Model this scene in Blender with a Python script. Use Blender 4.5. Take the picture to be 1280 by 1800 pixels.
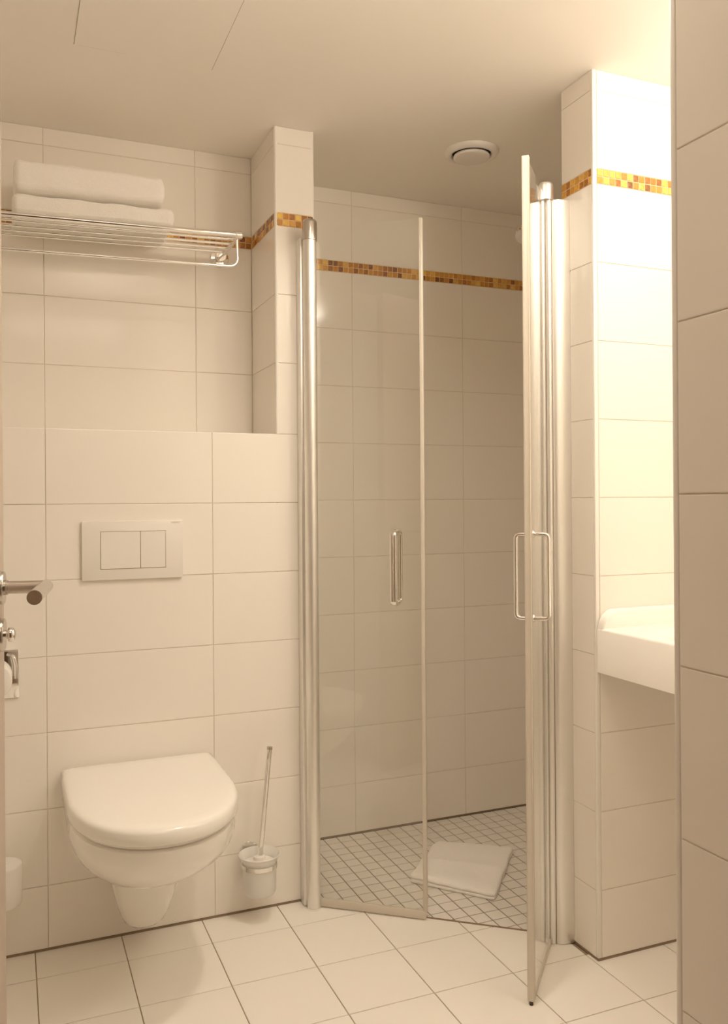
import bpy, bmesh, math, random
from mathutils import Vector, Matrix
random.seed(7)
C = bpy.context.scene
for o in list(bpy.data.objects): bpy.data.objects.remove(o)
COL = C.collection

# ------------------------------------------------------------------ camera
W, H = 1280, 1800
F_PX, CY, YAW, ROLL = 1501.96, 881.98, 0.3918, -0.007
cam = bpy.data.cameras.new('camera'); co = bpy.data.objects.new('camera', cam); COL.objects.link(co)
fw = Vector((math.sin(YAW), math.cos(YAW), 0)); rt = Vector((math.cos(YAW), -math.sin(YAW), 0)); up = Vector((0, 0, 1))
r2 = rt*math.cos(ROLL) + up*math.sin(ROLL); u2 = -rt*math.sin(ROLL) + up*math.cos(ROLL)
co.matrix_world = Matrix.Translation((0, 0, 1.2)) @ Matrix((r2, u2, -fw)).transposed().to_4x4()
cam.sensor_fit = 'VERTICAL'; cam.sensor_height = 36.0; cam.lens = 36.0*F_PX/H
cam.shift_y = (CY - H/2)/H; cam.clip_start = 0.02
C.camera = co

# ------------------------------------------------------------------ world and lights
wd = bpy.data.worlds.new('world'); C.world = wd; wd.use_nodes = True
wd.node_tree.nodes['Background'].inputs[0].default_value = (1, .8, .6, 1)
wd.node_tree.nodes['Background'].inputs[1].default_value = 0.05
WARM = (1.0, 0.882, 0.735)
def area(name, loc, power, size, shape='DISK', size_y=None, spread=math.pi, rot=(0, 0, 0), color=WARM):
    l = bpy.data.lights.new(name, 'AREA'); l.energy = power; l.color = color; l.shape = shape; l.size = size; l.spread = spread
    if size_y: l.size_y = size_y
    o = bpy.data.objects.new(name, l); COL.objects.link(o); o.location = loc; o.rotation_euler = rot
    return o
def globe(name, loc, power, r, color=WARM):
    l = bpy.data.lights.new(name, 'POINT'); l.energy = power; l.color = color; l.shadow_soft_size = r
    o = bpy.data.objects.new(name, l); COL.objects.link(o); o.location = loc; return o
globe('basin_globe_light', (1.66, 1.06, 2.262), 2.9, .05, (1, .925, .82))
globe('basin_globe_light', (1.635, 1.50, 2.262), 1.3, .05, (1, .925, .82))
globe('added_key_light', (1.38, 1.05, 2.24), 7.5, .06)  # unseen key light, added to brighten the room without bleaching the right column
area('added_down_fill', (.78, 1.55, 2.315), 5.7, .13, 'DISK', spread=math.radians(144))  # no fitting here: added fill for the floor and shower
area('added_up_fill', (.40, 1.05, 2.06), 5.2, .3, 'DISK', rot=(math.pi, 0, 0))  # made-up upward fill that brightens the ceiling for soft bounce
area('entrance_ceiling_light', (.25, -.25, 2.30), 3.5, .8, 'RECTANGLE', .6)
C.view_settings.view_transform = 'Standard'; C.view_settings.look = 'None'
C.cycles.max_bounces = 16; C.cycles.diffuse_bounces = 12; C.cycles.glossy_bounces = 6; C.cycles.transparent_max_bounces = 16   # deep interreflection of a white-tiled room
C.view_settings.gamma = 1; C.view_settings.exposure = 0.0; C.view_settings.use_curve_mapping = False

# ------------------------------------------------------------------ materials
def mat(name, col, rough=.5, metal=0, noise=0, nscale=8, bump=0, bscale=20, coat=0, sheen=0, trans=0, ior=None, spec=None, bdist=.001):
    m = bpy.data.materials.new(name); m.use_nodes = True; nt = m.node_tree; b = nt.nodes['Principled BSDF']
    b.inputs['Base Color'].default_value = (*col, 1); b.inputs['Roughness'].default_value = rough; b.inputs['Metallic'].default_value = metal
    b.inputs['Coat Weight'].default_value = coat; b.inputs['Sheen Weight'].default_value = sheen; b.inputs['Transmission Weight'].default_value = trans
    if ior: b.inputs['IOR'].default_value = ior
    if spec is not None: b.inputs['Specular IOR Level'].default_value = spec
    if noise or bump:
        tc = nt.nodes.new('ShaderNodeTexCoord')
    if noise:
        n = nt.nodes.new('ShaderNodeTexNoise'); n.inputs['Scale'].default_value = nscale; n.inputs['Detail'].default_value = 3
        nt.links.new(tc.outputs['Object'], n.inputs['Vector'])
        mp = nt.nodes.new('ShaderNodeMapRange'); mp.inputs['To Min'].default_value = 1-noise; mp.inputs['To Max'].default_value = 1+noise
        nt.links.new(n.outputs['Fac'], mp.inputs['Value'])
        mx = nt.nodes.new('ShaderNodeVectorMath'); mx.operation = 'SCALE'; mx.inputs[0].default_value = col
        nt.links.new(mp.outputs['Result'], mx.inputs['Scale']); nt.links.new(mx.outputs['Vector'], b.inputs['Base Color'])
    if bump:
        n2 = nt.nodes.new('ShaderNodeTexNoise'); n2.inputs['Scale'].default_value = bscale; n2.inputs['Detail'].default_value = 2
        nt.links.new(tc.outputs['Object'], n2.inputs['Vector'])
        bp = nt.nodes.new('ShaderNodeBump'); bp.inputs['Strength'].default_value = bump; bp.inputs['Distance'].default_value = bdist
        nt.links.new(n2.outputs['Fac'], bp.inputs['Height']); nt.links.new(bp.outputs['Normal'], b.inputs['Normal'])
    return m
M = {}
M['tile'] = mat('glazed_wall_tile', (.895, .86, .805), .11, noise=.012, nscale=3, bump=.25, bscale=5, bdist=.002)
M['wall_grout'] = mat('wall_grout', (.76, .70, .62), .85, noise=.06, nscale=60)
M['floor_tile'] = mat('matt_floor_tile', (.89, .858, .81), .38, noise=.02, nscale=6, bump=.1, bscale=60)
M['floor_grout'] = mat('floor_grout', (.40, .32, .235), .9, noise=.12, nscale=90)
M['shower_tile'] = mat('shower_floor_tile', (.82, .79, .74), .42, noise=.03, nscale=9)
M['shower_grout'] = mat('shower_grout', (.24, .185, .13), .9, noise=.15, nscale=90)
M['silicone'] = mat('brown_silicone_joint', (.28, .20, .13), .7, noise=.2, nscale=25)
M['paint'] = mat('ceiling_paint', (.90, .87, .82), .85, noise=.01, nscale=2, bump=.08, bscale=120)
M['bead'] = mat('white_corner_bead', (.86, .84, .80), .3, noise=.01)
M['mosaic_grout'] = mat('mosaic_grout', (.80, .56, .33), .8, noise=.05, nscale=80)
M['ceramic'] = mat('sanitary_ceramic', (.92, .90, .86), .09, coat=.3, noise=.006, nscale=2)
M['lid'] = mat('toilet_lid_plastic', (.92, .90, .86), .13, noise=.006, nscale=2)
M['plastic'] = mat('white_plastic', (.83, .80, .76), .35, noise=.01, nscale=5)
M['panel_gap'] = mat('brownish_gap', (.46, .39, .31), .9, noise=.3, nscale=30)
M['print'] = mat('grey_print', (.38, .33, .27), .6, noise=.02)
M['dark'] = mat('dark_gap', (.05, .04, .03), .8, noise=.1)
M['gasket'] = mat('brown_gasket', (.16, .12, .08), .6, noise=.1)
M['chrome'] = mat('polished_chrome', (.90, .885, .86), .06, 1, noise=.01)
M['steel'] = mat('brushed_steel', (.60, .56, .51), .24, 1, noise=.03, nscale=40)
M['alu'] = mat('satin_aluminium', (.88, .865, .84), .42, 1, noise=.015, nscale=20)
M['seal'] = mat('clear_plastic_seal', (.66, .61, .53), .28, noise=.02, nscale=15)
M['terry'] = mat('white_terry', (.96, .94, .91), .95, noise=.03, nscale=90, bump=.55, bscale=330, sheen=.3, bdist=.002)
M['paper'] = mat('tissue_paper', (.86, .84, .80), .95, noise=.02, nscale=40, bump=.3, bscale=150)
M['card'] = mat('cardboard_core', (.30, .22, .15), .9, noise=.1)
M['door_paint'] = mat('door_lacquer', (.50, .42, .35), .6, noise=.02, nscale=4)
M['corridor'] = mat('dark_brown_corridor', (.13, .08, .05), .6, noise=.15, nscale=3)
M['wood'] = mat('corridor_oak', (.34, .19, .085), .45, noise=.25, nscale=14)
M['frost'] = mat('frosted_glass', (.92, .91, .88), .4, trans=.2, ior=1.3, noise=.01)
def glass_mat():
    m = bpy.data.materials.new('clear_glass'); m.use_nodes = True; nt = m.node_tree; nt.nodes.clear()
    out = nt.nodes.new('ShaderNodeOutputMaterial'); mix = nt.nodes.new('ShaderNodeMixShader')
    tr = nt.nodes.new('ShaderNodeBsdfTransparent'); tr.inputs[0].default_value = (.99, .992, .985, 1)
    gl = nt.nodes.new('ShaderNodeBsdfGlossy'); gl.inputs['Roughness'].default_value = 0.0; gl.inputs[0].default_value = (1, 1, 1, 1)
    lw = nt.nodes.new('ShaderNodeLayerWeight')
    p = nt.nodes.new('ShaderNodeMath'); p.operation = 'POWER'; p.inputs[1].default_value = 5
    ma = nt.nodes.new('ShaderNodeMath'); ma.operation = 'MULTIPLY_ADD'; ma.inputs[1].default_value = .96; ma.inputs[2].default_value = .04
    nt.links.new(lw.outputs['Facing'], p.inputs[0]); nt.links.new(p.outputs[0], ma.inputs[0]); nt.links.new(ma.outputs[0], mix.inputs[0])
    nt.links.new(tr.outputs[0], mix.inputs[1]); nt.links.new(gl.outputs[0], mix.inputs[2]); nt.links.new(mix.outputs[0], out.inputs[0])
    return m
M['glass'] = glass_mat()
def mosaic_mat():
    m = mat('amber_mosaic_glass', (.6, .3, .05), .12, coat=.5); nt = m.node_tree; b = nt.nodes['Principled BSDF']
    oi = nt.nodes.new('ShaderNodeObjectInfo'); rp = nt.nodes.new('ShaderNodeValToRGB'); e = rp.color_ramp.elements
    e[0].position = 0; e[0].color = (.20, .065, .008, 1); e[1].position = 1; e[1].color = (.85, .56, .10, 1)
    for p, c in ((.15, (.36, .13, .012, 1)), (.4, (.56, .24, .025, 1)), (.7, (.66, .34, .045, 1))):
        x = e.new(p); x.color = c
    tc = nt.nodes.new('ShaderNodeTexCoord'); n = nt.nodes.new('ShaderNodeTexNoise'); n.inputs['Scale'].default_value = 110
    nt.links.new(tc.outputs['Object'], n.inputs['Vector'])
    ad = nt.nodes.new('ShaderNodeMath'); ad.operation = 'MULTIPLY_ADD'; ad.inputs[1].default_value = .5
    s = nt.nodes.new('ShaderNodeMath'); s.operation = 'SUBTRACT'; s.inputs[1].default_value = .25
    nt.links.new(n.outputs['Fac'], ad.inputs[0]); nt.links.new(oi.outputs['Random'], ad.inputs[2]); nt.links.new(ad.outputs[0], s.inputs[0])
    nt.links.new(s.outputs[0], rp.inputs[0]); nt.links.new(rp.outputs[0], b.inputs['Base Color'])
    return m
M['mosaic'] = mosaic_mat()

# ------------------------------------------------------------------ helpers
def link(name, me, m, parent=None):
    if m and not me.materials: me.materials.append(m)
    o = bpy.data.objects.new(name, me); COL.objects.link(o)
    if parent is not None: o.parent = parent
    return o
def obj(name, vs, fs, m, parent=None, smooth=False, loc=None):
    me = bpy.data.meshes.new(name); me.from_pydata([tuple(v) for v in vs], [], fs); me.validate()
    bm = bmesh.new(); bm.from_mesh(me); bmesh.ops.recalc_face_normals(bm, faces=bm.faces); bm.to_mesh(me); bm.free()
    if smooth:
        me.shade_smooth()
        if smooth != 'all': me.set_sharp_from_angle(angle=math.radians(42))
    return link(name, me, m, parent)
def obm(name, bm, m, parent=None, smooth=False):
    me = bpy.data.meshes.new(name); bmesh.ops.recalc_face_normals(bm, faces=bm.faces); bm.to_mesh(me); bm.free()
    if smooth:
        me.shade_smooth(); me.set_sharp_from_angle(angle=math.radians(42))
    return link(name, me, m, parent)
def box(name, x0, x1, y0, y1, z0, z1, m, parent=None, bev=0, seg=2):
    bm = bmesh.new(); bmesh.ops.create_cube(bm, size=1)
    for v in bm.verts: v.co = Vector(((x0+x1)/2+v.co.x*(x1-x0), (y0+y1)/2+v.co.y*(y1-y0), (z0+z1)/2+v.co.z*(z1-z0)))
    if bev: bmesh.ops.bevel(bm, geom=bm.edges[:], offset=bev, segments=seg, profile=.5, affect='EDGES')
    return obm(name, bm, m, parent, bev > 0)
def obox(name, a, b, t0, t1, z0, z1, m, parent=None, bev=0):
    """upright board along the plan line a-b, from t0 to t1 across it"""
    a, b = Vector((*a, 0)), Vector((*b, 0)); d = (b-a).normalized(); n = Vector((-d.y, d.x, 0)); L = (b-a).length
    bm = bmesh.new(); bmesh.ops.create_cube(bm, size=1)
    for v in bm.verts: v.co = a + d*(L*(v.co.x+.5)) + n*(t0+(t1-t0)*(v.co.y+.5)) + Vector((0, 0, z0+(z1-z0)*(v.co.z+.5)))
    if bev: bmesh.ops.bevel(bm, geom=bm.edges[:], offset=bev, segments=2, profile=.5, affect='EDGES')
    return obm(name, bm, m, parent, bev > 0)
def loft(rings, cap0=True, cap1=True):
    n = len(rings[0]); vs = [v for r in rings for v in r]; fs = []
    for i in range(len(rings)-1):
        for j in range(n):
            k = (j+1) % n; fs.append((i*n+j, i*n+k, (i+1)*n+k, (i+1)*n+j))
    if cap0: fs.append(tuple(range(n))[::-1])
    if cap1: fs.append(tuple(range((len(rings)-1)*n, len(rings)*n)))
    return vs, fs
def lathe(prof, n=40, origin=(0, 0, 0), axis=(0, 0, 1)):
    """prof: list of (radius, height)"""
    o = Vector(origin); q = Vector((0, 0, 1)).rotation_difference(Vector(axis).normalized())
    return loft([[o + q @ Vector((r*math.cos(2*math.pi*i/n), r*math.sin(2*math.pi*i/n), h)) for i in range(n)] for r, h in prof])
def sweep(path, rx, ry=None, n=14, closed=False, ref=Vector((0, 0, 1)), sq=2.0):
    ry = ry or rx; P = [Vector(p) for p in path]; rings = []; N = len(P)
    t = (P[1]-P[0]).normalized()
    u = ref - t*ref.dot(t)
    if u.length < 1e-4: u = Vector((1, 0, 0)) - t*t.x
    u.normalize()
    for i in range(N):
        if closed: tn = (P[(i+1) % N]-P[i-1]).normalized()
        else: tn = (P[min(i+1, N-1)]-P[max(i-1, 0)]).normalized()
        u = (u - tn*u.dot(tn)).normalized(); w = tn.cross(u)
        rr = []
        for j in range(n):
            a = 2*math.pi*j/n; ca, sa = math.cos(a), math.sin(a)
            rr.append(P[i] + u*(rx*math.copysign(abs(ca)**(2/sq), ca)) + w*(ry*math.copysign(abs(sa)**(2/sq), sa)))
        rings.append(rr)
    if closed: rings.append(rings[0])
    return loft(rings, not closed, not closed)
def fillet(pts, r, k=6):
    P = [Vector(p) for p in pts]; out = [P[0]]
    for i in range(1, len(P)-1):
        a, b, c = P[i-1], P[i], P[i+1]; d1 = (a-b).normalized(); d2 = (c-b).normalized()
        ang = d1.angle(d2); L = min(r/math.tan(ang/2), .49*(a-b).length, .49*(c-b).length)
        p, q = b+d1*L, b+d2*L
        for s in range(k+1):
            f = s/k; out.append(p*(1-f)**2 + b*2*f*(1-f) + q*f*f)
    out.append(P[-1]); return out
def thing(name, label, cat, loc=(0, 0, 0), group=None):
    o = bpy.data.objects.new(name, None); COL.objects.link(o); o.empty_display_size = .05
    o['label'] = label; o['category'] = cat
    if group: o['group'] = group
    return o
def tag(o, label, cat, group=None):
    o['label'] = label; o['category'] = cat
    if group: o['group'] = group
    return o
def structure(o): o['kind'] = 'structure'; return o
def rebase(root):
    """put the empty at the middle of the underside of its parts, without moving them"""
    bpy.context.view_layer.update()
    pts = []
    def walk(o):
        if o.type == 'MESH': pts.extend(o.matrix_world @ v.co for v in o.data.vertices)
        for c in o.children: walk(c)
    walk(root)
    b = Vector(((min(p.x for p in pts)+max(p.x for p in pts))/2, (min(p.y for p in pts)+max(p.y for p in pts))/2, min(p.z for p in pts)))
    root.location = b
    for c in root.children: c.location = Vector(c.location) - b
TILES = {}
def inset(poly, d):
    n = len(poly); out = []
    for i in range(n):
        p0, p1, p2 = Vector(poly[i-1]), Vector(poly[i]), Vector(poly[(i+1) % n])
        e1 = (p1-p0).normalized(); e2 = (p2-p1).normalized(); n1 = Vector((-e1.y, e1.x)); n2 = Vector((-e2.y, e2.x))
        out.append(p1 + (n1+n2)*(d/max(.15, 1+n1.dot(n2))))
    return out
def clip(poly, p, n):
    out = []; p = Vector(p); n = Vector(n)
    for i in range(len(poly)):
        a, b = Vector(poly[i]), Vector(poly[(i+1) % len(poly)]); da, db = (a-p).dot(n), (b-p).dot(n)
        if da >= 0: out.append(a)
        if (da >= 0) != (db >= 0): out.append(a+(b-a)*(da/(da-db)))
    return out
def clean(poly):
    out = []
    for p in poly:
        if not out or (p-out[-1]).length > 1e-4: out.append(p)
    if len(out) > 1 and (out[0]-out[-1]).length < 1e-4: out.pop()
    return out
def parea(p): return .5*abs(sum(p[i-1][0]*p[i][1]-p[i][0]*p[i-1][1] for i in range(len(p))))
def tile(name, poly, h, bev, m, parent, O, U, V, N, jit=0):
    """one tile: convex polygon (u, v), anticlockwise, raised h above the plane O, U, V, N"""
    poly = [Vector(p) for p in poly]; o0 = poly[0]
    key = (m.name, h, bev, tuple((round(p.x-o0.x, 4), round(p.y-o0.y, 4)) for p in poly))
    if key not in TILES:
        q = [p-o0 for p in poly]; rings = []
        for w, d in ((0, 0), (h-bev*.7, 0), (h-bev*.2, bev*.3), (h, bev)):
            rings.append([Vector((p.x, p.y, w)) for p in (inset(q, d) if d else q)])
        vs, fs = loft(rings, False, True)
        me = bpy.data.meshes.new(name); me.from_pydata([tuple(v) for v in vs], [], fs); me.materials.append(m); TILES[key] = me
    o = bpy.data.objects.new(name, TILES[key]); COL.objects.link(o); o.parent = parent
    mt = Matrix((U, V, N)).transposed().to_4x4(); pos = Vector(O)+U*o0.x+V*o0.y
    o.matrix_world = Matrix.Translation(pos) @ mt
    if jit: o.matrix_world = o.matrix_world @ Matrix.Rotation(random.uniform(-jit, jit), 4, 'X') @ Matrix.Rotation(random.uniform(-jit, jit), 4, 'Y')
    return o
X_, Y_, Z_ = Vector((1, 0, 0)), Vector((0, 1, 0)), Vector((0, 0, 1))
TH, GAP = .0022, .0017                       # wall tiles stand 3 mm proud of the grout
def tiled_face(parent, O, U, V, N, us, vs, m=None):
    """grid of tiles between the joint positions us and vs, on the face through O"""
    for a, b in zip(us, us[1:]):
        for c, d in zip(vs, vs[1:]):
            if b-a < .012 or d-c < .008: continue
            g = GAP/2
            tile('tile', [(a+g, c+g), (b-g, c+g), (b-g, d-g), (a+g, d-g)], TH, .0013, m or M['tile'], parent, O, U, V, N, .0012)
BAND0, BAND1, MP = 2.0265, 2.0655, .0195
def mosaic_face(parent, O, U, N, a, b, start=None, thick=TH):
    """two rows of amber mosaic between a and b, on a grout strip"""
    W_ = Z_; O = Vector(O)
    base = [O+U*p+W_*q+N*r for p, q in ((a, BAND0), (b, BAND0), (b, BAND1), (a, BAND1)) for r in (0, thick*.6)]
    obj('mosaic_grout', base, [(0, 2, 3, 1), (2, 4, 5, 3), (4, 6, 7, 5), (6, 0, 1, 7), (1, 3, 5, 7), (0, 6, 4, 2)], M['mosaic_grout'], parent)
    x = a if start is None else start
    while x < b-.004:
        x1 = min(x+MP, b)
        for k in (0, 1):
            g = .0013; p0, p1 = max(x, a)+g, x1-g
            if p1-p0 > .003:
                tile('mosaic_tile', [(p0, BAND0+k*MP+g), (p1, BAND0+k*MP+g), (p1, BAND0+(k+1)*MP-g), (p0, BAND0+(k+1)*MP-g)], thick+.0004, .0012, M['mosaic'], parent, O, U, W_, N, .03)
        x += MP

# ------------------------------------------------------------------ measures of the room (metres)
YW, YR, YS = 2.452, 2.718, 2.870            # installation wall, recess wall, shower wall
XA, XB = .7314, .857                        # column beside the recess
XQ, YQ, YQB = 1.405, 1.825, 1.962           # right column: left face, front face, back
XN, YN = .735, .808                         # near partition: face, end
ZC, ZL = 2.323, 1.404
XL, XR, XSR, YF = -.75, 1.95, 2.06, -.95
TW = .453
ROWS = [.1815+.205*k for k in range(10)] + [BAND1, 2.2705, ZC]     # 2.0265 is the band's lower edge
def rows(z0, z1, base=.1815):
    r = [base+.205*k for k in range(-1, 9) if z0+.006 < base+.205*k < min(z1, 2.03)-.006]
    out = [z0]+r
    if z1 > 2.03: out += [BAND0]
    else: out += [z1]
    return out
def top_rows(): return [BAND1, 2.2705, ZC]
def cols(x0, x1, j):
    k = math.ceil((x0-j)/TW); out = [x0]
    while j+k*TW < x1-.006:
        if j+k*TW > x0+.006: out.append(j+k*TW)
        k += 1
    return out+[x1]
Z0 = .005

# ------------------------------------------------------------------ floor and shower floor
TA, TB = Vector((.85, 2.413)), Vector((1.3251, 2.032))              # line of the shower threshold
td = (TB-TA).normalized(); tn = Vector((-td.y, td.x))               # tn points into the shower
floor = structure(box('floor', XL, XSR, YF, YS, -.06, -.0025, M['floor_grout']))
FX, FY, FS = .052, 2.537, .2239
YD = .5243                                   # the corridor floor begins here
for i in range(-4, 10):
    for j in range(0, 17):
        x0, y1 = FX+i*FS, FY-j*FS; g = .0014
        p = [(x0+g, y1-FS+g), (x0+FS-g, y1-FS+g), (x0+FS-g, y1-g), (x0+g, y1-g)]
        p = [Vector(q) for q in p]
        for P, n in (((TA-tn*.004, -tn),) if x0 < 1.39 else ()) + ((Vector((0, YW-.001)), Vector((0, -1))), (Vector((XL, 0)), Vector((1, 0))), (Vector((XR, 0)), Vector((-1, 0))), (Vector((0, YF)), Vector((0, 1)))) + (((Vector((0, YQ-.0008)), Vector((0, -1))),) if x0 > XQ-.005 else ()):
            p = clean(clip(p, P, n)) if len(p) > 2 else []
        if len(p) < 3 or parea(p) < 4e-4 or y1 < YD+.1: continue
        cx_, cy_ = sum(q.x for q in p)/len(p), sum(q.y for q in p)/len(p)
        if (cx_ > XN+.11 and cy_ < YN-.11) or (cx_ > XQ+.01 and cy_ > YQ+.01): continue
        tile('tile', p, .0025, .0009, M['floor_tile'], floor, (0, 0, -.0025), X_, Y_, Z_, .0006)
hall = structure(box('floor_corridor', XL, XN, YF, YD-.002, -.0024, -.001, M['wood']))
for k in range(12):
    x0 = XL+k*.124
    if x0+.124 > XN+.02: break
    box('plank', x0+.0006, min(x0+.1234, XN), YF, YD-.002, -.001, .0, M['wood'], hall)
sh = structure(box('floor_shower', XB, XSR, YQB, YS, -.004, -.0024, M['shower_grout']))
sh.data.clear_geometry()
sp = [(XB, YS), (XB, TA.y-.004), (TB.x+.03, TB.y-.024), (XSR, YQB-.03), (XSR, YS)]
sv = [(x, y, z) for z in (-.0024, -.0016) for x, y in sp]
sh.data.from_pydata(sv, [], [(0, 1, 2, 3, 4), (9, 8, 7, 6, 5)]+[(k, (k+1) % 5, (k+1) % 5+5, k+5) for k in range(5)])
SP = .0497
rest = bmesh.new()
for i in range(0, 25):
    for j in range(0, 19):
        x0, y1 = XB+.012+(i-1)*SP, YS-.003-j*SP; g = .0017
        p = [Vector(q) for q in ((x0+g, y1-SP+g), (x0+SP-g, y1-SP+g), (x0+SP-g, y1-g), (x0+g, y1-g))]
        for P, n in ((TA+tn*.004, tn), (Vector((XB+.004, 0)), Vector((1, 0))), (Vector((XSR, 0)), Vector((-1, 0)))):
            p = clean(clip(p, P, n)) if len(p) > 2 else []
        if len(p) < 3 or parea(p) < 5e-5: continue
        cx_, cy_ = sum(q.x for q in p)/len(p), sum(q.y for q in p)/len(p)
        if cx_ > 1.3 and cy_ < YQB+.02: continue
        if math.atan2(cx_, cy_) > .60:                              # behind the right hinge post
            vb = [rest.verts.new((q.x, q.y, 0)) for q in inset(p, .0008)] ; vl = [rest.verts.new((q.x, q.y, -.0016)) for q in p]
            rest.faces.new(vb)
            for k in range(len(p)): rest.faces.new((vl[k], vl[(k+1) % len(p)], vb[(k+1) % len(p)], vb[k]))
            continue
        tile('tile', p, .0019, .0008, M['shower_tile'], sh, (0, 0, -.0016), X_, Y_, Z_, .002)
ro = obm('tiles', rest, M['shower_tile'], sh); ro['kind'] = 'stuff'
structure(obox('trim_1', TA-td*.002, TB+td*.06, -.0035, .0035, -.002, .0008, M['silicone']))

# ------------------------------------------------------------------ ceiling with hatch
ceil = structure(box('ceiling', XL-.1, XSR+.1, YF-.1, YS+.1, ZC, ZC+.08, M['paint']))
box('access_panel', .15, .488, 1.74, 2.196, ZC-.0012, ZC+.001, M['paint'], ceil, .0005, 1)
for x0, x1, y0, y1 in ((.1484, .1499, 1.74, 2.196), (.4881, .4892, 1.74, 2.196), (.16, .27, 2.1962, 2.1969)):
    box('panel_gap', x0, x1, y0, y1, ZC-.0007, ZC+.0004, M['panel_gap'], ceil)  # thin brownish strips drawn along the hatch edges

# ------------------------------------------------------------------ walls
def slab(name, x0, x1, y0, y1, z0, z1, m=None): return structure(box(name, x0, x1, y0, y1, z0, z1, m or M['wall_grout']))
# lower installation wall
wb = slab('wall_back', XL, XA, YW+TH, YR+.1, 0, ZL-TH)
u = cols(XL, XB-.0, .0854)
tiled_face(wb, (0, YW+TH, 0), X_, Z_, -Y_, [x for x in u if x < XA]+[XB-.004], [Z0]+[.174+.205*k for k in range(0, 6)]+[ZL])
tiled_face(wb, (0, 0, ZL-TH), X_, Y_, Z_, cols(XL, XA, .0854), [YW, YR-TH])
# recess wall
wr = slab('wall_recess', XL, XA+.02, YR+TH, YR+.1, ZL-TH, ZC)
tiled_face(wr, (0, YR+TH, 0), X_, Z_, -Y_, cols(XL, XA, .0945), [ZL]+[r for r in ROWS[:10] if r > ZL+.03])
tiled_face(wr, (0, YR+TH, 0), X_, Z_, -Y_, cols(XL, XA, .0945), top_rows())
mosaic_face(wr, (0, YR+TH, 0), X_, -Y_, XA-44*MP, XA-.001)
# column left of the shower
wc = slab('wall_column', XA+TH, XB-TH, YW+TH, YS+.1, 0, ZC)
zc_ = [ZL]+[r+.0 for r in ROWS[:10] if r > ZL+.03]
tiled_face(wc, (0, YW+TH, 0), X_, Z_, -Y_, [XA+.006, XB-.004], zc_)
tiled_face(wc, (0, YW+TH, 0), X_, Z_, -Y_, [XA+.006, XB-.004], top_rows())
mosaic_face(wc, (0, YW+TH, 0), X_, -Y_, XA+.006, XB-.004)
tiled_face(wc, (XA+TH, 0, 0), -Y_, Z_, -X_, [-YR, -YW-.006], zc_)
tiled_face(wc, (XA+TH, 0, 0), -Y_, Z_, -X_, [-YR, -YW-.006], top_rows())
mosaic_face(wc, (XA+TH, 0, 0), -Y_, -X_, -YR+.001, -YW-.006)
tiled_face(wc, (XB-TH, 0, 0), Y_, Z_, X_, [YW+.006, YS], [Z0]+[r for r in ROWS[:10]])
tiled_face(wc, (XB-TH, 0, 0), Y_, Z_, X_, [YW+.006, YS], top_rows())
mosaic_face(wc, (XB-TH, 0, 0), Y_, X_, YW+.006, YS-.001)
def bead(x, y, z0, z1, parent):
    vs, fs = lathe([(.0062, z0), (.0062, z1)], 16, (x, y, 0)); obj('corner_bead', vs, fs, M['bead'], parent, True)
bead(XA+.0062, YW+.0062, ZL, ZC, wc); bead(XB-.0062, YW+.0062, 2.0, ZC, wc)
# shower walls
ws = slab('wall_shower', XB-TH, XSR, YS+TH, YS+.1, 0, ZC)
tiled_face(ws, (0, YS+TH, 0), X_, Z_, -Y_, cols(XB, XSR, 1.1445), [Z0]+ROWS[:10])
tiled_face(ws, (0, YS+TH, 0), X_, Z_, -Y_, cols(XB, XSR, 1.1445), top_rows())
mosaic_face(ws, (0, YS+TH, 0), X_, -Y_, XB+.001, XSR)
wsr = slab('wall_shower_right', XSR+TH, XSR+.1, YQB-.1, YS+.1, 0, ZC)
tiled_face(wsr, (XSR+TH, 0, 0), -Y_, Z_, -X_, cols(-YS, -YQB, -YS), [Z0]+ROWS[:10])
tiled_face(wsr, (XSR+TH, 0, 0), -Y_, Z_, -X_, cols(-YS, -YQB, -YS), top_rows())
# right column
wq = slab('wall_basin', XQ+TH, XSR+.1, YQ+TH, YQB-TH, 0, ZC)
tiled_face(wq, (0, YQ+TH, 0), X_, Z_, -Y_, cols(XQ+.013, XR, XQ+.013), [Z0]+ROWS[:10])
tiled_face(wq, (0, YQ+TH, 0), X_, Z_, -Y_, cols(XQ+.013, XR, XQ+.013), top_rows())
mosaic_face(wq, (0, YQ+TH, 0), X_, -Y_, XQ+.0135, XR)
tiled_face(wq, (XQ+TH, 0, 0), -Y_, Z_, -X_, [-YQB, -YQ-.008], [Z0]+ROWS[:10])
tiled_face(wq, (XQ+TH, 0, 0), -Y_, Z_, -X_, [-YQB, -YQ-.008], top_rows())
mosaic_face(wq, (XQ+TH, 0, 0), -Y_, -X_, -YQB, -YQ-.008)
tiled_face(wq, (0, YQB-TH, 0), -X_, Z_, Y_, cols(-XSR, -XQ, -XSR), [Z0]+ROWS[:10]+[2.2, ZC])
box('corner_bead', XQ, XQ+.0125, YQ, YQ+.009, Z0, ZC, M['bead'], wq, .003)
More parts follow.
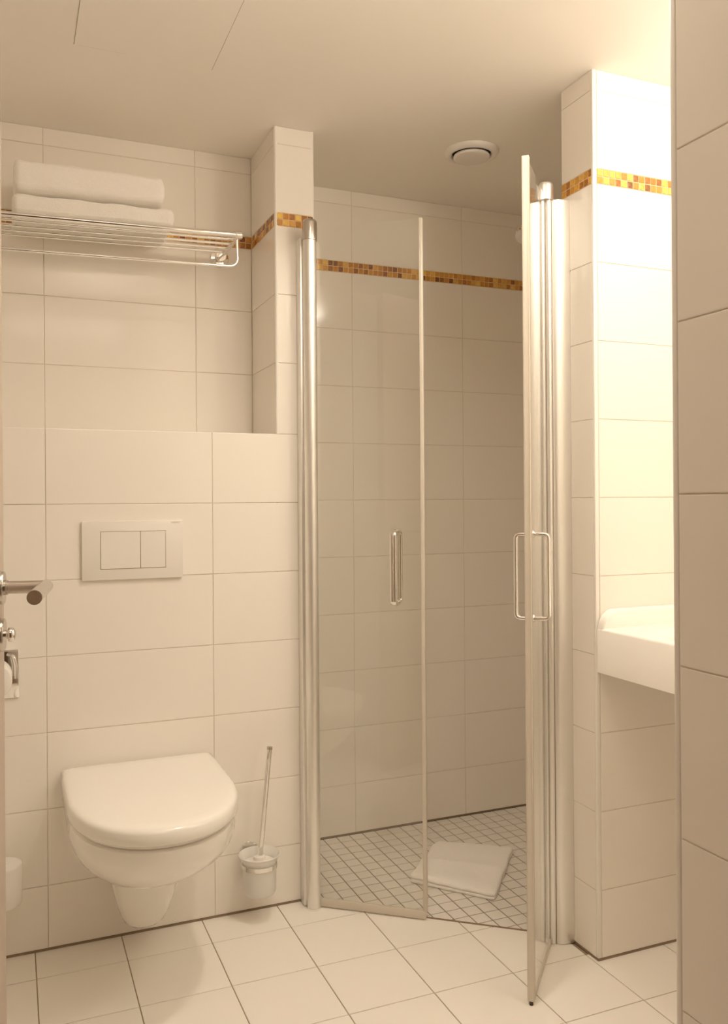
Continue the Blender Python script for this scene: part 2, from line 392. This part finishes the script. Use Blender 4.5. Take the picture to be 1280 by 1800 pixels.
# near partition on the right
wn = slab('wall_partition', XN+TH, XR+.1, YF, YN-TH, 0, ZC)
tiled_face(wn, (XN+TH, 0, 0), -Y_, Z_, -X_, cols(-YN+.010, -YF, -YN+.010), [Z0]+ROWS[:10]+[BAND1+.17, ZC])
tiled_face(wn, (0, YN-TH, 0), -X_, Z_, Y_, cols(-XR, -XN-.01, -XR), [Z0]+ROWS[:10]+[BAND1+.17, ZC])
box('corner_bead', XN, XN+.009, YN-.009, YN, Z0, ZC, M['bead'], wn, .003)
wrt = slab('wall_right', XR+TH, XR+.1, YN-.05, YQ+.05, 0, ZC)
tiled_face(wrt, (XR+TH, 0, 0), -Y_, Z_, -X_, cols(-YQ, -YN, -YQ), [Z0]+ROWS[:10]+[BAND1+.17, ZC])
slab('wall_left', XL-.1, XL, YF, YR+.1, 0, ZC, M['paint'])
slab('wall_entrance', XL-.1, XN+.01, YF-.1, YF, 0, ZC, M['corridor'])
# dark joints along the floor
for k, (a, b) in enumerate((((XL, YW+.001), (.80, YW+.001)), ((XB, YS+.001), (XSR, YS+.001)), ((XQ+.001, YQB), (XQ+.001, YQ)), ((XQ, YQ+.001), (XR, YQ+.001)), ((XN+.001, YN), (XN+.001, YF)))):
    structure(obox('trim_%d' % (k+2), a, b, -.0022, .0022, 0, .0052, M['silicone']))

# ------------------------------------------------------------------ shower screens
def screen_glass(root, a, b, z0, z1, seal_z0, side):
    a, b = Vector(a), Vector(b); d = (b-a).normalized(); n = Vector((-d.y, d.x))
    obox('glass_panel', a, b-d*.010, -.003, .003, z0, z1, M['glass'], root)
    obox('edge_seal', b-d*.0115, b, -.0065, .0065, z0, z1, M['seal'], root, .002)
    obox('bottom_seal', a, b-d*.004, -.005, .005, seal_z0, z0+.001, M['seal'], root, .0015)
    return d, n
def door_handle(root, p, n, z0, z1, off):
    """a rounded D-bow on each side of the glass, joined through it"""
    p = Vector((*p, 0)); n = Vector((*n, 0)); hd = bpy.data.objects.new('handle', None); COL.objects.link(hd); hd.parent = root
    for s in (-1, 1):
        path = fillet([p+n*s*.004+Z_*z0, p+n*s*off+Z_*z0, p+n*s*off+Z_*z1, p+n*s*.004+Z_*z1], .012, 6)
        vs, fs = sweep(path, .0098, .0052, 20, ref=n.cross(Z_), sq=3.0); obj('grip', vs, fs, M['chrome'], hd, True)
    for z in (z0, z1):
        vs, fs = lathe([(.008, -.006), (.0095, -.004), (.0095, .004), (.008, .006)], 18, p+Z_*z, n); obj('fixing', vs, fs, M['chrome'], hd, True)
def cap_cyl(root, c, r, z0, z1, m):
    vs, fs = lathe([(r, z0), (r, z1-r*.55), (r*.93, z1-r*.28), (r*.75, z1-r*.1), (r*.4, z1), (.001, z1)], 28, (*c, 0)); return obj('post_cap', vs, fs, m, root, True)
# left screen, closed
s1 = thing('shower_screen', 'clear glass shower door standing shut, hinged on the column beside the toilet', 'shower door', group='pair of hinged glass shower doors')
pc = (.820, 2.392)
vs, fs = lathe([(.0165, .002), (.0195, .004), (.0195, 1.985)], 32, (*pc, 0)); obj('post', vs, fs, M['alu'], s1, True)
vs, fs = lathe([(.021, .0005), (.021, .006)], 28, (*pc, 0)); obj('post_foot', vs, fs, M['chrome'], s1, True)
cap_cyl(s1, pc, .0225, 1.972, 2.035, M['steel'])
box('wall_profile', .797, .843, 2.412, YW-.0005, .002, 1.985, M['alu'], s1, .002)
GA, GB = Vector((.836, 2.398)), Vector((1.095, 2.195))
d, n = screen_glass(s1, GA, GB, .026, 2.012, .004, 1)
door_handle(s1, GA+d*((GB-GA).length*.742), n, .907, 1.112, .038)
for z in (1.925, .06):
    q = GA+d*.026; vs, fs = lathe([(.006, .0032), (.0075, .004), (.0075, .006), (.006, .007)], 16, (*q, z), (-n.x, -n.y, 0)); obj('bumper', vs, fs, M['glass'], s1, True)
# right screen, swung open
s2 = thing('shower_screen', 'clear glass shower door swung wide open, hinged on the right column near the basin', 'shower door', group='pair of hinged glass shower doors')
def plan_extrude(name, pts, z0, z1, m, root):
    vs, fs = loft([[Vector((x, y, z)) for x, y in pts] for z in (z0, z1)]); return obj(name, vs, fs, m, root, True)
cv = [(1.4045, 1.926), (1.395, 1.9255), (1.385, 1.926), (1.375, 1.9275), (1.367, 1.930), (1.360, 1.934), (1.3565, 1.939), (1.3575, 1.955), (1.4045, 1.955)]
plan_extrude('wall_profile', cv, .002, 2.012, M['alu'], s2)
plan_extrude('inner_profile', [(1.3285, 1.9588), (1.320, 1.9635), (1.312, 1.970), (1.309, 1.980), (1.309, 1.986), (1.38, 1.988), (1.4045, 1.98), (1.4045, 1.957), (1.345, 1.957)], .002, 2.006, M['alu'], s2)
vs, fs = lathe([(.0073, .004), (.0073, 2.03)], 24, (1.3490, 1.9442, 0)); obj('post', vs, fs, M['alu'], s2, True)
vs, fs = lathe([(.0056, .004), (.0056, 2.028)], 24, (1.3365, 1.9530, 0)); obj('hinge_rod', vs, fs, M['alu'], s2, True)
vs, fs = lathe([(.019, .0005), (.019, .005)], 24, (1.345, 1.951, 0)); obj('post_foot', vs, fs, M['chrome'], s2, True)
cap_cyl(s2, (1.3455, 1.951), .0205, 2.012, 2.062, M['alu'])
plan_extrude('gasket', [(1.329, 1.9585), (1.3575, 1.9395), (1.361, 1.945), (1.333, 1.964)], .003, 2.008, M['gasket'], s2)
HA, HB = Vector((1.340, 1.948)), Vector((1.134, 1.727))
d2, n2 = screen_glass(s2, HA, HB, .012, 2.018, .003, 1)
door_handle(s2, HA+d2*((HB-HA).length*.80), n2, .913, 1.118, .040)
bx = HB-d2*.004; vs, fs = lathe([(.004, 0), (.004, .012)], 12, (*bx, .0)); obj('seal_tip', vs, fs, M['dark'], s2, True)

# ------------------------------------------------------------------ toilet
def dshape(xc, w, yb, ym, yf, z, n=28, p=2.35, rb=.012):
    """D outline: square at the back yb, straight to ym, rounded to the front yf"""
    pts = [(xc-w+rb*.6, yb), (xc-w, yb-rb), (xc-w, (yb*2+ym)/3), (xc-w, (yb+2*ym)/3)]
    for i in range(n+1):
        a = math.pi*i/n; c, s = -math.cos(a), math.sin(a)
        pts.append((xc+w*math.copysign(abs(c)**(2/p), c), ym-(ym-yf)*abs(s)**(2/p)))
    pts += [(xc+w, (yb+2*ym)/3), (xc+w, (yb*2+ym)/3), (xc+w, yb-rb), (xc+w-rb*.6, yb)]
    return [Vector((x, y, z)) for x, y in pts]
TX = .322
toilet = thing('toilet', 'white wall-hung toilet with its rounded lid shut, below the flush plate', 'toilet')
br = []
for z, w, ym, yf in ((.436, .188, 2.19, 1.925), (.430, .196, 2.19, 1.912), (.405, .1995, 2.19, 1.916), (.375, .193, 2.19, 1.936), (.345, .179, 2.20, 1.968), (.315, .153, 2.21, 2.012), (.29, .130, 2.23, 2.058), (.27, .106, 2.25, 2.105), (.255, .082, 2.27, 2.15), (.247, .055, 2.29, 2.2), (.245, .02, 2.31, 2.27)):
    br.append(dshape(TX, w, YW-.0005, ym, yf, z, p=2.15))
vs, fs = loft(br); obj('bowl', vs, fs, M['ceramic'], toilet, True)
pr_ = []
for z, w, ym, yf in ((.30, .125, 2.36, 2.24), (.262, .112, 2.36, 2.243), (.235, .100, 2.36, 2.25), (.19, .090, 2.37, 2.272), (.14, .078, 2.375, 2.295), (.10, .066, 2.38, 2.313), (.075, .055, 2.39, 2.328), (.062, .042, 2.395, 2.345), (.058, .025, 2.40, 2.365)):
    pr_.append(dshape(TX+.006, w, YW-.0005, ym, yf, z, p=2.3))
vs, fs = loft(pr_); obj('outlet_housing', vs, fs, M['ceramic'], toilet, True)
vs, fs = loft([dshape(TX, w, 2.43, 2.19, yf, z, p=2.15) for z, w, yf in ((.4365, .186, 1.925), (.438, .192, 1.915), (.446, .192, 1.915), (.448, .186, 1.925))]); obj('seat', vs, fs, M['lid'], toilet, True)
lr = []
for z, w, yf, yb in ((.4482, .1985, 1.905, 2.436), (.4495, .2025, 1.899, 2.440), (.453, .2040, 1.896, 2.442), (.464, .2045, 1.895, 2.442), (.476, .2040, 1.896, 2.442), (.4815, .2022, 1.899, 2.441), (.4852, .1985, 1.905, 2.439), (.4874, .192, 1.915, 2.434), (.4885, .18, 1.935, 2.425), (.4895, .13, 2.0, 2.39), (.490, .06, 2.1, 2.33), (.4902, .02, 2.18, 2.28)):
    lr.append(dshape(TX, w, yb, 2.19, yf, z, p=2.22))
vs, fs = loft(lr); obj('lid', vs, fs, M['lid'], toilet, 'all')
for s in (-1, 1):
    vs, fs = lathe([(.006, -.004), (.008, 0), (.008, .003), (.004, .005)], 18, (TX+s*.185, 2.30, .362), (s, -.2, -.5)); obj('fixing_cap', vs, fs, M['plastic'], toilet, True)
# ------------------------------------------------------------------ flush plate
fp = thing('flush_plate', 'white two-button flush plate on the tiled wall above the toilet', 'flush plate')
box('plate', .177, .450, YW-.011, YW-.0003, .9895, 1.1515, M['plastic'], fp, .002)
box('button_gap', .2255, .4027, YW-.0114, YW-.0105, 1.0187, 1.1232, M['card'], fp)
box('button', .2267, .3322, YW-.0128, YW-.0106, 1.0200, 1.1220, M['plastic'], fp, .0008, 1)
box('button', .3337, .4015, YW-.0128, YW-.0106, 1.0200, 1.1220, M['plastic'], fp, .0008, 1)
fc = bpy.data.curves.new('lettering', 'FONT'); fc.body = 'GEBERIT'; fc.size = .0062; fc.extrude = .0001
fo = bpy.data.objects.new('lettering', fc); COL.objects.link(fo); bpy.context.view_layer.update()
fm = bpy.data.meshes.new_from_object(fo); bpy.data.objects.remove(fo); fm.materials.clear()
lo = link('lettering', fm, M['print'], fp); wx = max(v.co.x for v in fm.vertices)
lo.matrix_world = Matrix.Translation((.4175, YW-.0112, 1.1435)) @ Matrix.Rotation(math.pi/2, 4, 'X') @ Matrix.Scale(.0255/wx, 4, (1, 0, 0))
lo['label'] = 'small grey maker lettering'

# ------------------------------------------------------------------ paper holder and rolls
def roll(name, c, axis, r, L, label, core=.019):
    t = thing(name, label, 'toilet paper', group=None)
    vs, fs = lathe([(core, 0), (r-.004, 0), (r-.001, .0015), (r, .004), (r, L-.004), (r-.001, L-.0015), (r-.004, L), (core, L), (core, 0)], 44, c, axis)
    fs = fs[:-2]; obj('paper', vs, fs, M['paper'], t, True)
    vs, fs = lathe([(core-.0015, .0005), (core, .0005), (core, L-.0005), (core-.0015, L-.0005), (core-.0015, .0005)], 24, c, axis); fs = fs[:-2]
    obj('core', vs, fs, M['card'], t, True); return t
ph = thing('toilet_roll_holder', 'chrome wall plate with roll arm, below the door handle', 'roll holder')
box('wall_plate', -.113, .0165, YW-.006, YW-.0003, .6875, .8165, M['chrome'], ph, .0015)
box('cover_lip', -.113, .0165, YW-.024, YW-.005, .8135, .8175, M['chrome'], ph, .001)
vs, fs = sweep(fillet([(-.010, YW-.008, .803), (.004, YW-.026, .800), (.0095, YW-.028, .775), (.0098, YW-.028, .742)], .010, 5), .0045, .0045, 12); obj('arm', vs, fs, M['chrome'], ph, True)
vs, fs = lathe([(.0085, 0), (.0085, .104), (.007, .106)], 18, (-.045, YW-.006, .752), (0, -1, 0)); obj('spindle', vs, fs, M['steel'], ph, True)
roll('toilet_roll', (-.045, YW-.012, .752), (0, -1, 0), .0450, .098, 'white paper roll hanging on the chrome plate at the left edge', .0125)
sr = thing('spare_roll_holder', 'chrome peg low on the wall at the left edge, inside the upright roll', 'roll holder')
RC = (-.031, 2.391)
vs, fs = sweep(fillet([(RC[0], YW-.003, .160), (RC[0], RC[1], .160), (RC[0], RC[1], .255)], .012, 6), .005, .005, 12); obj('peg', vs, fs, M['chrome'], sr, True)
vs, fs = lathe([(.02, 0), (.02, .005), (.017, .008)], 24, (RC[0], YW-.0003, .160), (0, -1, 0)); obj('wall_disc', vs, fs, M['chrome'], sr, True)
vs, fs = lathe([(.03, 0), (.03, .004)], 24, (*RC, .166)); obj('roll_rest', vs, fs, M['chrome'], sr, True)
roll('toilet_roll', (*RC, .1702), (0, 0, 1), .0515, .103, 'spare white paper roll standing upright low on the wall, left of the toilet', .0125)

# ------------------------------------------------------------------ toilet brush
BX, BY = .652, 2.382
bh = thing('toilet_brush_holder', 'frosted glass cup in a chrome ring on the wall right of the toilet', 'brush holder')
vs, fs = lathe([(.001, .078), (.036, .078), (.043, .082), (.0465, .09), (.0485, .165), (.0485, .173), (.054, .184), (.0595, .193), (.0575, .1945), (.052, .186), (.0455, .174), (.045, .165), (.043, .092), (.034, .084), (.001, .084)], 44, (BX, BY, 0)); obj('cup', vs, fs, M['frost'], bh, True)
vs, fs = lathe([(.0492, .158), (.0520, .158), (.0520, .170), (.0492, .170), (.0492, .158)], 44, (BX, BY, 0)); fs = fs[:-2]; obj('ring', vs, fs, M['chrome'], bh, True)
vs, fs = lathe([(.029, 0), (.029, .005), (.027, .008)], 30, (BX-.012, YW-.0003, .178), (0, -1, 0)); obj('wall_disc', vs, fs, M['chrome'], bh, True)
vs, fs = sweep([(BX-.008, YW-.006, .166), (BX-.006, BY+.049, .164)], .007, .005, 12); obj('arm', vs, fs, M['chrome'], bh, True)
tb = thing('toilet_brush', 'toilet brush with a slim chrome handle leaning in the frosted cup', 'toilet brush')
vs, fs = lathe([(.001, .166), (.043, .166), (.044, .168), (.044, .171), (.03, .174), (.018, .178), (.016, .186), (.012, .188), (.001, .188)], 40, (BX, BY, 0)); obj('cover', vs, fs, M['plastic'], tb, True)
vs, fs = sweep([(BX+.002, BY, .180), (BX+.032, BY-.002, .492)], .0072, n=20); obj('handle', vs, fs, M['chrome'], tb, True)
vs, fs = sweep([(BX+.0315, BY-.002, .489), (BX+.0324, BY-.002, .497)], .0078, n=20); obj('handle_cap', vs, fs, M['steel'], tb, True)
vs, fs = lathe([(.001, .09), (.028, .092), (.032, .105), (.032, .145), (.02, .160), (.001, .166)], 24, (BX, BY, 0)); obj('bristles', vs, fs, M['plastic'], tb, True)

# ------------------------------------------------------------------ towel rack with towels
rk = thing('towel_rack', 'chrome towel rack with five rails and a lower rail on the recess wall', 'towel rack')
RX0, RX1, RZ = -.165, .624, 1.990
for i, (dy, rr) in enumerate(((.258, .0080), (.210, .0042), (.160, .0042), (.112, .0042), (.066, .0042))):
    vs, fs = sweep([(RX0+.004, YR-dy, RZ-.004*dy/.25), (RX1-.004, YR-dy, RZ-.004*dy/.25)], rr, n=16); obj('rail', vs, fs, M['chrome'], rk, True)
for x in (RX0, RX1):
    vs, fs = sweep([(x, YR-.004, RZ-.002), (x, YR-.03, RZ-.001), (x, YR-.258, RZ-.004)], .0105, .0045, 16, sq=3.5); obj('arm', vs, fs, M['chrome'], rk, True)
    vs, fs = lathe([(.031, 0), (.031, .006), (.028, .010), (.017, .0115), (.017, .028), (.0155, .030)], 36, (x, YR-.0003, RZ-.004), (0, -1, 0)); obj('wall_disc', vs, fs, M['chrome'], rk, True)
    vs, fs = lathe([(.009, -.010), (.011, -.008), (.011, .008), (.009, .010)], 24, (x, YR-.258, RZ-.004), (1, 0, 0)); obj('rail_end', vs, fs, M['chrome'], rk, True)
yl = YR-.250
vs, fs = sweep(fillet([(RX0-.004, yl, RZ-.006), (RX0-.004, yl, RZ-.095), (RX1-.004, yl, RZ-.095), (RX1-.004, yl, RZ-.006)], .028, 8), .0045, n=14); obj('hanging_rail', vs, fs, M['chrome'], rk, True)
def noise3(x, y, z): return math.sin(x*37.1+y*11.3)*math.sin(y*29.7+z*17.9)*.5+math.sin(x*83+z*61)*math.sin(y*71-x*23)*.3
def folded(name, x0, x1, y0, y1, z0, z1, layers, label, grp, tilt=0, drop=0, sub=(64, 26), seed=0):
    """folded towel: long front edge is one fat fold, ends show the folded layers"""
    nx, nr = sub; rings = []; L = x1-x0; cy_, cz_ = (y0+y1)/2, (z0+z1)/2; ry, rz = (y1-y0)/2, (z1-z0)/2
    xs = [-1, -.992, -.982, -.965] + [-.93+1.86*i/(nx-1) for i in range(nx)] + [.965, .982, .992, 1]
    for s in xs:
        e = max(0, (abs(s)-.955)/.045); k = 1-.5*e**2.2 ; rr = []
        for j in range(nr*2):
            a = 2*math.pi*j/(nr*2); ca, sa = math.cos(a), math.sin(a); p = 5.0
            yy = math.copysign(abs(ca)**(2/p), ca); zz = math.copysign(abs(sa)**(2/p), sa)
            if abs(s) > .90 and abs(yy) < .98: k2 = k
            else: k2 = k
            lay = 1-.035*abs(math.sin(zz*math.pi*layers/2))*(1 if abs(yy) > .93 else 0)
            x = x0+L*(s*.5+.5); y = cy_+ry*yy*(1-.10*e)*lay; z = cz_+rz*zz*k2
            nn = noise3(x*1.3+seed, y*1.7, z)*.003
            z += nn*(1 if zz > 0 else .25) + tilt*(s)*(1 if zz > -.5 else 0) - drop*max(0, zz)*(s*.5+.5)**2
            y += noise3(x+seed*2, z*2, y)*.0025
            rr.append(Vector((x, y, z)))
        rings.append(rr)
    vs, fs = loft(rings); o = obj(name, vs, fs, M['terry'], None, 'all'); tag(o, label, 'towel', grp); return o
folded('bath_towel', .008, .440, 2.468, 2.69, RZ+.0055, RZ+.063, 3, 'white terry towel lying directly on the rack rails, lower of two', 'folded towels on the rack', drop=.004, seed=1)
folded('bath_towel', .014, .416, 2.475, 2.685, RZ+.0695, RZ+.160, 3, 'white terry towel on top of the folded pair on the rack', 'folded towels on the rack', drop=.010, seed=5)

# the rack hangs a little low on its left
TILT = Matrix.Translation((RX1, 0, RZ)) @ Matrix.Rotation(math.radians(-1.3), 4, 'Y') @ Matrix.Translation((-RX1, 0, -RZ))
for o in list(rk.children)+[o for o in bpy.data.objects if o.name.startswith('bath_towel')]: o.data.transform(TILT)

# ------------------------------------------------------------------ folded bath mat on the shower floor
def matt():
    A, B, Cc, D = Vector((1.357, 2.652)), Vector((1.574, 2.500)), Vector((1.330, 2.213)), Vector((1.150, 2.432))
    def P(s, t): return A*(1-s)*(1-t)+B*s*(1-t)+Cc*s*t+D*(1-s)*t
    m = 26; edge = []
    for i in range(m): edge.append((i/m, 0))
    for i in range(m): edge.append((1, i/m))
    for i in range(m): edge.append((1-i/m, 1))
    for i in range(m): edge.append((0, 1-i/m))
    cen = Vector(((A.x+B.x+Cc.x+D.x)/4, (A.y+B.y+Cc.y+D.y)/4)); rings = []
    prof = [(.0004, .93), (.002, .985), (.006, 1.0), (.010, .995), (.0118, .972), (.0135, .992), (.018, 1.0), (.0225, .985), (.0255, .955), (.0265, .90), (.027, .75), (.027, .55), (.0265, .35), (.0265, .15), (.0265, .02)]
    for z, k in prof:
        rr = []
        for s, t in edge:
            # round the corners
            ss, tt = (s-.5)*2, (t-.5)*2; q = (abs(ss)**34+abs(tt)**34)**(1/34); ss, tt = ss/q*k, tt/q*k
            v = P(ss/2+.5, tt/2+.5); wv = 1+.012*math.sin(v.x*41+v.y*23); v = cen+(v-cen)*wv
            zz = z+(noise3(v.x*2, v.y*2, 1)*.0035+.0025*math.sin((v.x*.8+v.y)*38))*(z/.027) + (.004*max(0, -ss)*tt*(z/.027) if k > .5 else 0)
            rr.append(Vector((v.x, v.y, max(zz, .0004))))
        rings.append(rr)
    vs, fs = loft(rings); o = obj('bath_mat', vs, fs, M['terry'], None, 'all'); return o
tag(matt(), 'folded white terry bath mat lying on the shower floor', 'bath mat')

# ------------------------------------------------------------------ ceiling vent, shower head
VC = (1.3755, 2.404, ZC-.0005)
vt = thing('ceiling_vent', 'round white air valve in the ceiling over the shower', 'vent')
vs, fs = lathe([(.088, 0), (.0875, .003), (.083, .010), (.074, .0145), (.068, .0145), (.064, .011), (.062, .003), (.030, .003), (.030, 0)], 56, VC, (0, 0, -1)); obj('rim', vs, fs, M['plastic'], vt, True)
vs, fs = lathe([(.02, .002), (.02, .010), (.056, .012), (.0585, .0155), (.0585, .0185), (.056, .0215), (.050, .0225), (.001, .0225)], 48, VC, (0, 0, -1)); obj('disc', vs, fs, M['plastic'], vt, True)
vs, fs = lathe([(.0615, .0028), (.0615, .0036), (.02, .0036)], 48, VC, (0, 0, -1)); obj('gap', vs, fs, M['dark'], vt, True)
hs = thing('hand_shower', 'hand shower on a chrome wall rail, mostly hidden behind the open glass door', 'shower head')
vs, fs = sweep([(1.90, YS-.05, 1.25), (1.90, YS-.05, 2.25)], .009, n=18); obj('rail', vs, fs, M['chrome'], hs, True)
for z in (1.27, 2.23):
    vs, fs = lathe([(.016, 0), (.016, .006), (.009, .01), (.009, .05)], 20, (1.90, YS-.0003, z), (0, -1, 0)); obj('bracket', vs, fs, M['chrome'], hs, True)
vs, fs = sweep(fillet([(1.895, YS-.06, 2.02), (1.89, YS-.10, 2.12), (1.775, YS-.205, 2.172)], .04, 6), .011, n=16); obj('grip', vs, fs, M['chrome'], hs, True)
vs, fs = lathe([(.012, -.012), (.03, -.004), (.042, .008), (.043, .018), (.039, .022), (.001, .023)], 36, (1.735, YS-.235, 2.172), (-.35, -.35, -.8)); obj('head', vs, fs, M['chrome'], hs, True)

# ------------------------------------------------------------------ wash basin
wbn = thing('wash_basin', 'white wash basin with a deep front apron, fitted between the column and partition', 'basin')
bx0, bx1, by0, by1, bz0, bz1 = XQ+.002, XR-.001, YN+.003, YQ-.0015, .7525, .868
nx, ny = 36, 44; vs = []; fs = []
def bz(s, t):
    x, y = bx0+(bx1-bx0)*s, by0+(by1-by0)*t
    e = min(x-bx0, .012); z = bz1-(.012-math.sqrt(max(0, .012**2-(.012-e)**2)))*.5
    dx = max(0, abs(x-(bx0+bx1)/2)-.10)/.14; dy = max(0, abs(y-(by0+by1)/2)-.24)/.15
    r = min(1, math.sqrt(dx*dx+dy*dy)); f = .5+.5*math.cos(math.pi*r)
    return x, y, z-.085*f
ss = [0, .006, .014, .024]+[.04+.96*i/(nx-5) for i in range(nx-4)]
for s in ss:
    for j in range(ny): vs.append(bz(s, j/(ny-1)))
for i in range(nx-1):
    for j in range(ny-1): fs.append((i*ny+j, i*ny+j+1, (i+1)*ny+j+1, (i+1)*ny+j))
n0 = len(vs)
rim = [j for j in range(ny)]+[i*ny+ny-1 for i in range(1, nx)]+[(nx-1)*ny+j for j in range(ny-2, -1, -1)]+[i*ny for i in range(nx-2, 0, -1)]
for k in rim: vs.append((vs[k][0], vs[k][1], bz0))
for q in range(len(rim)):
    q2 = (q+1) % len(rim); fs.append((rim[q], rim[q2], n0+q2, n0+q))
fs.append(tuple(range(n0, n0+len(rim))))
obj('body', vs, fs, M['ceramic'], wbn, True)
# raised lip along the column wall, its front end curving down to the apron
prof = []
for i in range(13):
    a = math.pi/2*i/12; prof.append((bx0+.002+.050*(1-math.cos(a)), .862+.054*math.sin(a)))
pl = [(bx0+.002, .80)]+prof+[(bx1-.002, .9165), (bx1-.002, .80)]
rings = []
for yy, ins in ((by1, 0), (by1-.016, 0), (by1-.021, .002), (by1-.024, .006)):
    rings.append([Vector((min(max(x, bx0+.002+ins), bx1-.002), yy, z-ins if z > .86 else z)) for x, z in pl])
vs, fs = loft(rings); obj('splash_lip', vs, fs, M['ceramic'], wbn, True)
vs, fs = lathe([(.001, 0), (.02, 0), (.022, .002), (.018, .004), (.001, .004)], 24, (1.68, 1.32, bz1-.0855)); obj('drain', vs, fs, M['chrome'], wbn, True)

# ------------------------------------------------------------------ entrance door with lever
dd = Vector((.125, .992)).normalized(); dm = Vector((dd.y, -dd.x)); DE = Vector((-.0115, 1.487)); DH = DE-dd*.80
dr = structure(obox('door_1', DH, DE, 0, .04, .006, 2.12, M['door_paint'], None, .002))
DD, DM = Vector((*dd, 0)), Vector((*dm, 0))
RP = Vector((*(DE-dd*.052), 1.071))
hd = bpy.data.objects.new('door_handle', None); COL.objects.link(hd); hd.parent = dr
vs, fs = lathe([(.026, 0), (.026, .006), (.0245, .008), (.012, .008)], 36, RP, DM); obj('rosette', vs, fs, M['steel'], hd, True)
vs, fs = lathe([(.0115, .008), (.0115, .013)], 24, RP, DM); obj('collar', vs, fs, M['steel'], hd, True)
el = RP+DM*.068; tip = el-DD*.165
a_ = [RP+DM*.010, RP+DM*.058]; vs, fs = sweep([a_[0], RP+DM*.066], .0098, n=24); obj('neck', vs, fs, M['steel'], hd, True)
vs, fs = sweep([el+DD*.0096, el+DD*.004, tip], .0102, n=28); obj('lever', vs, fs, M['steel'], hd, True)
vs, fs = lathe([(.0001, .0002), (.0088, .0002), (.0098, -.0008)], 28, tip, -DD); o = obj('lever_end', vs, fs, M['card'], hd, True); o['label'] = 'dark end face of the lever'
LP_ = Vector((*(DE-dd*.052), .9985))
lk = bpy.data.objects.new('lock', None); COL.objects.link(lk); lk.parent = dr
vs, fs = lathe([(.026, 0), (.026, .006), (.0245, .008), (.008, .008)], 36, LP_, DM); obj('rosette', vs, fs, M['steel'], lk, True)
vs, fs = lathe([(.007, .008), (.007, .012), (.011, .013), (.0115, .017), (.010, .021), (.006, .0235), (.001, .024)], 24, LP_, DM); obj('turn_knob', vs, fs, M['chrome'], lk, True)
for o in [o for o in bpy.data.objects if o.type == 'EMPTY' and o.parent is None]: rebase(o)
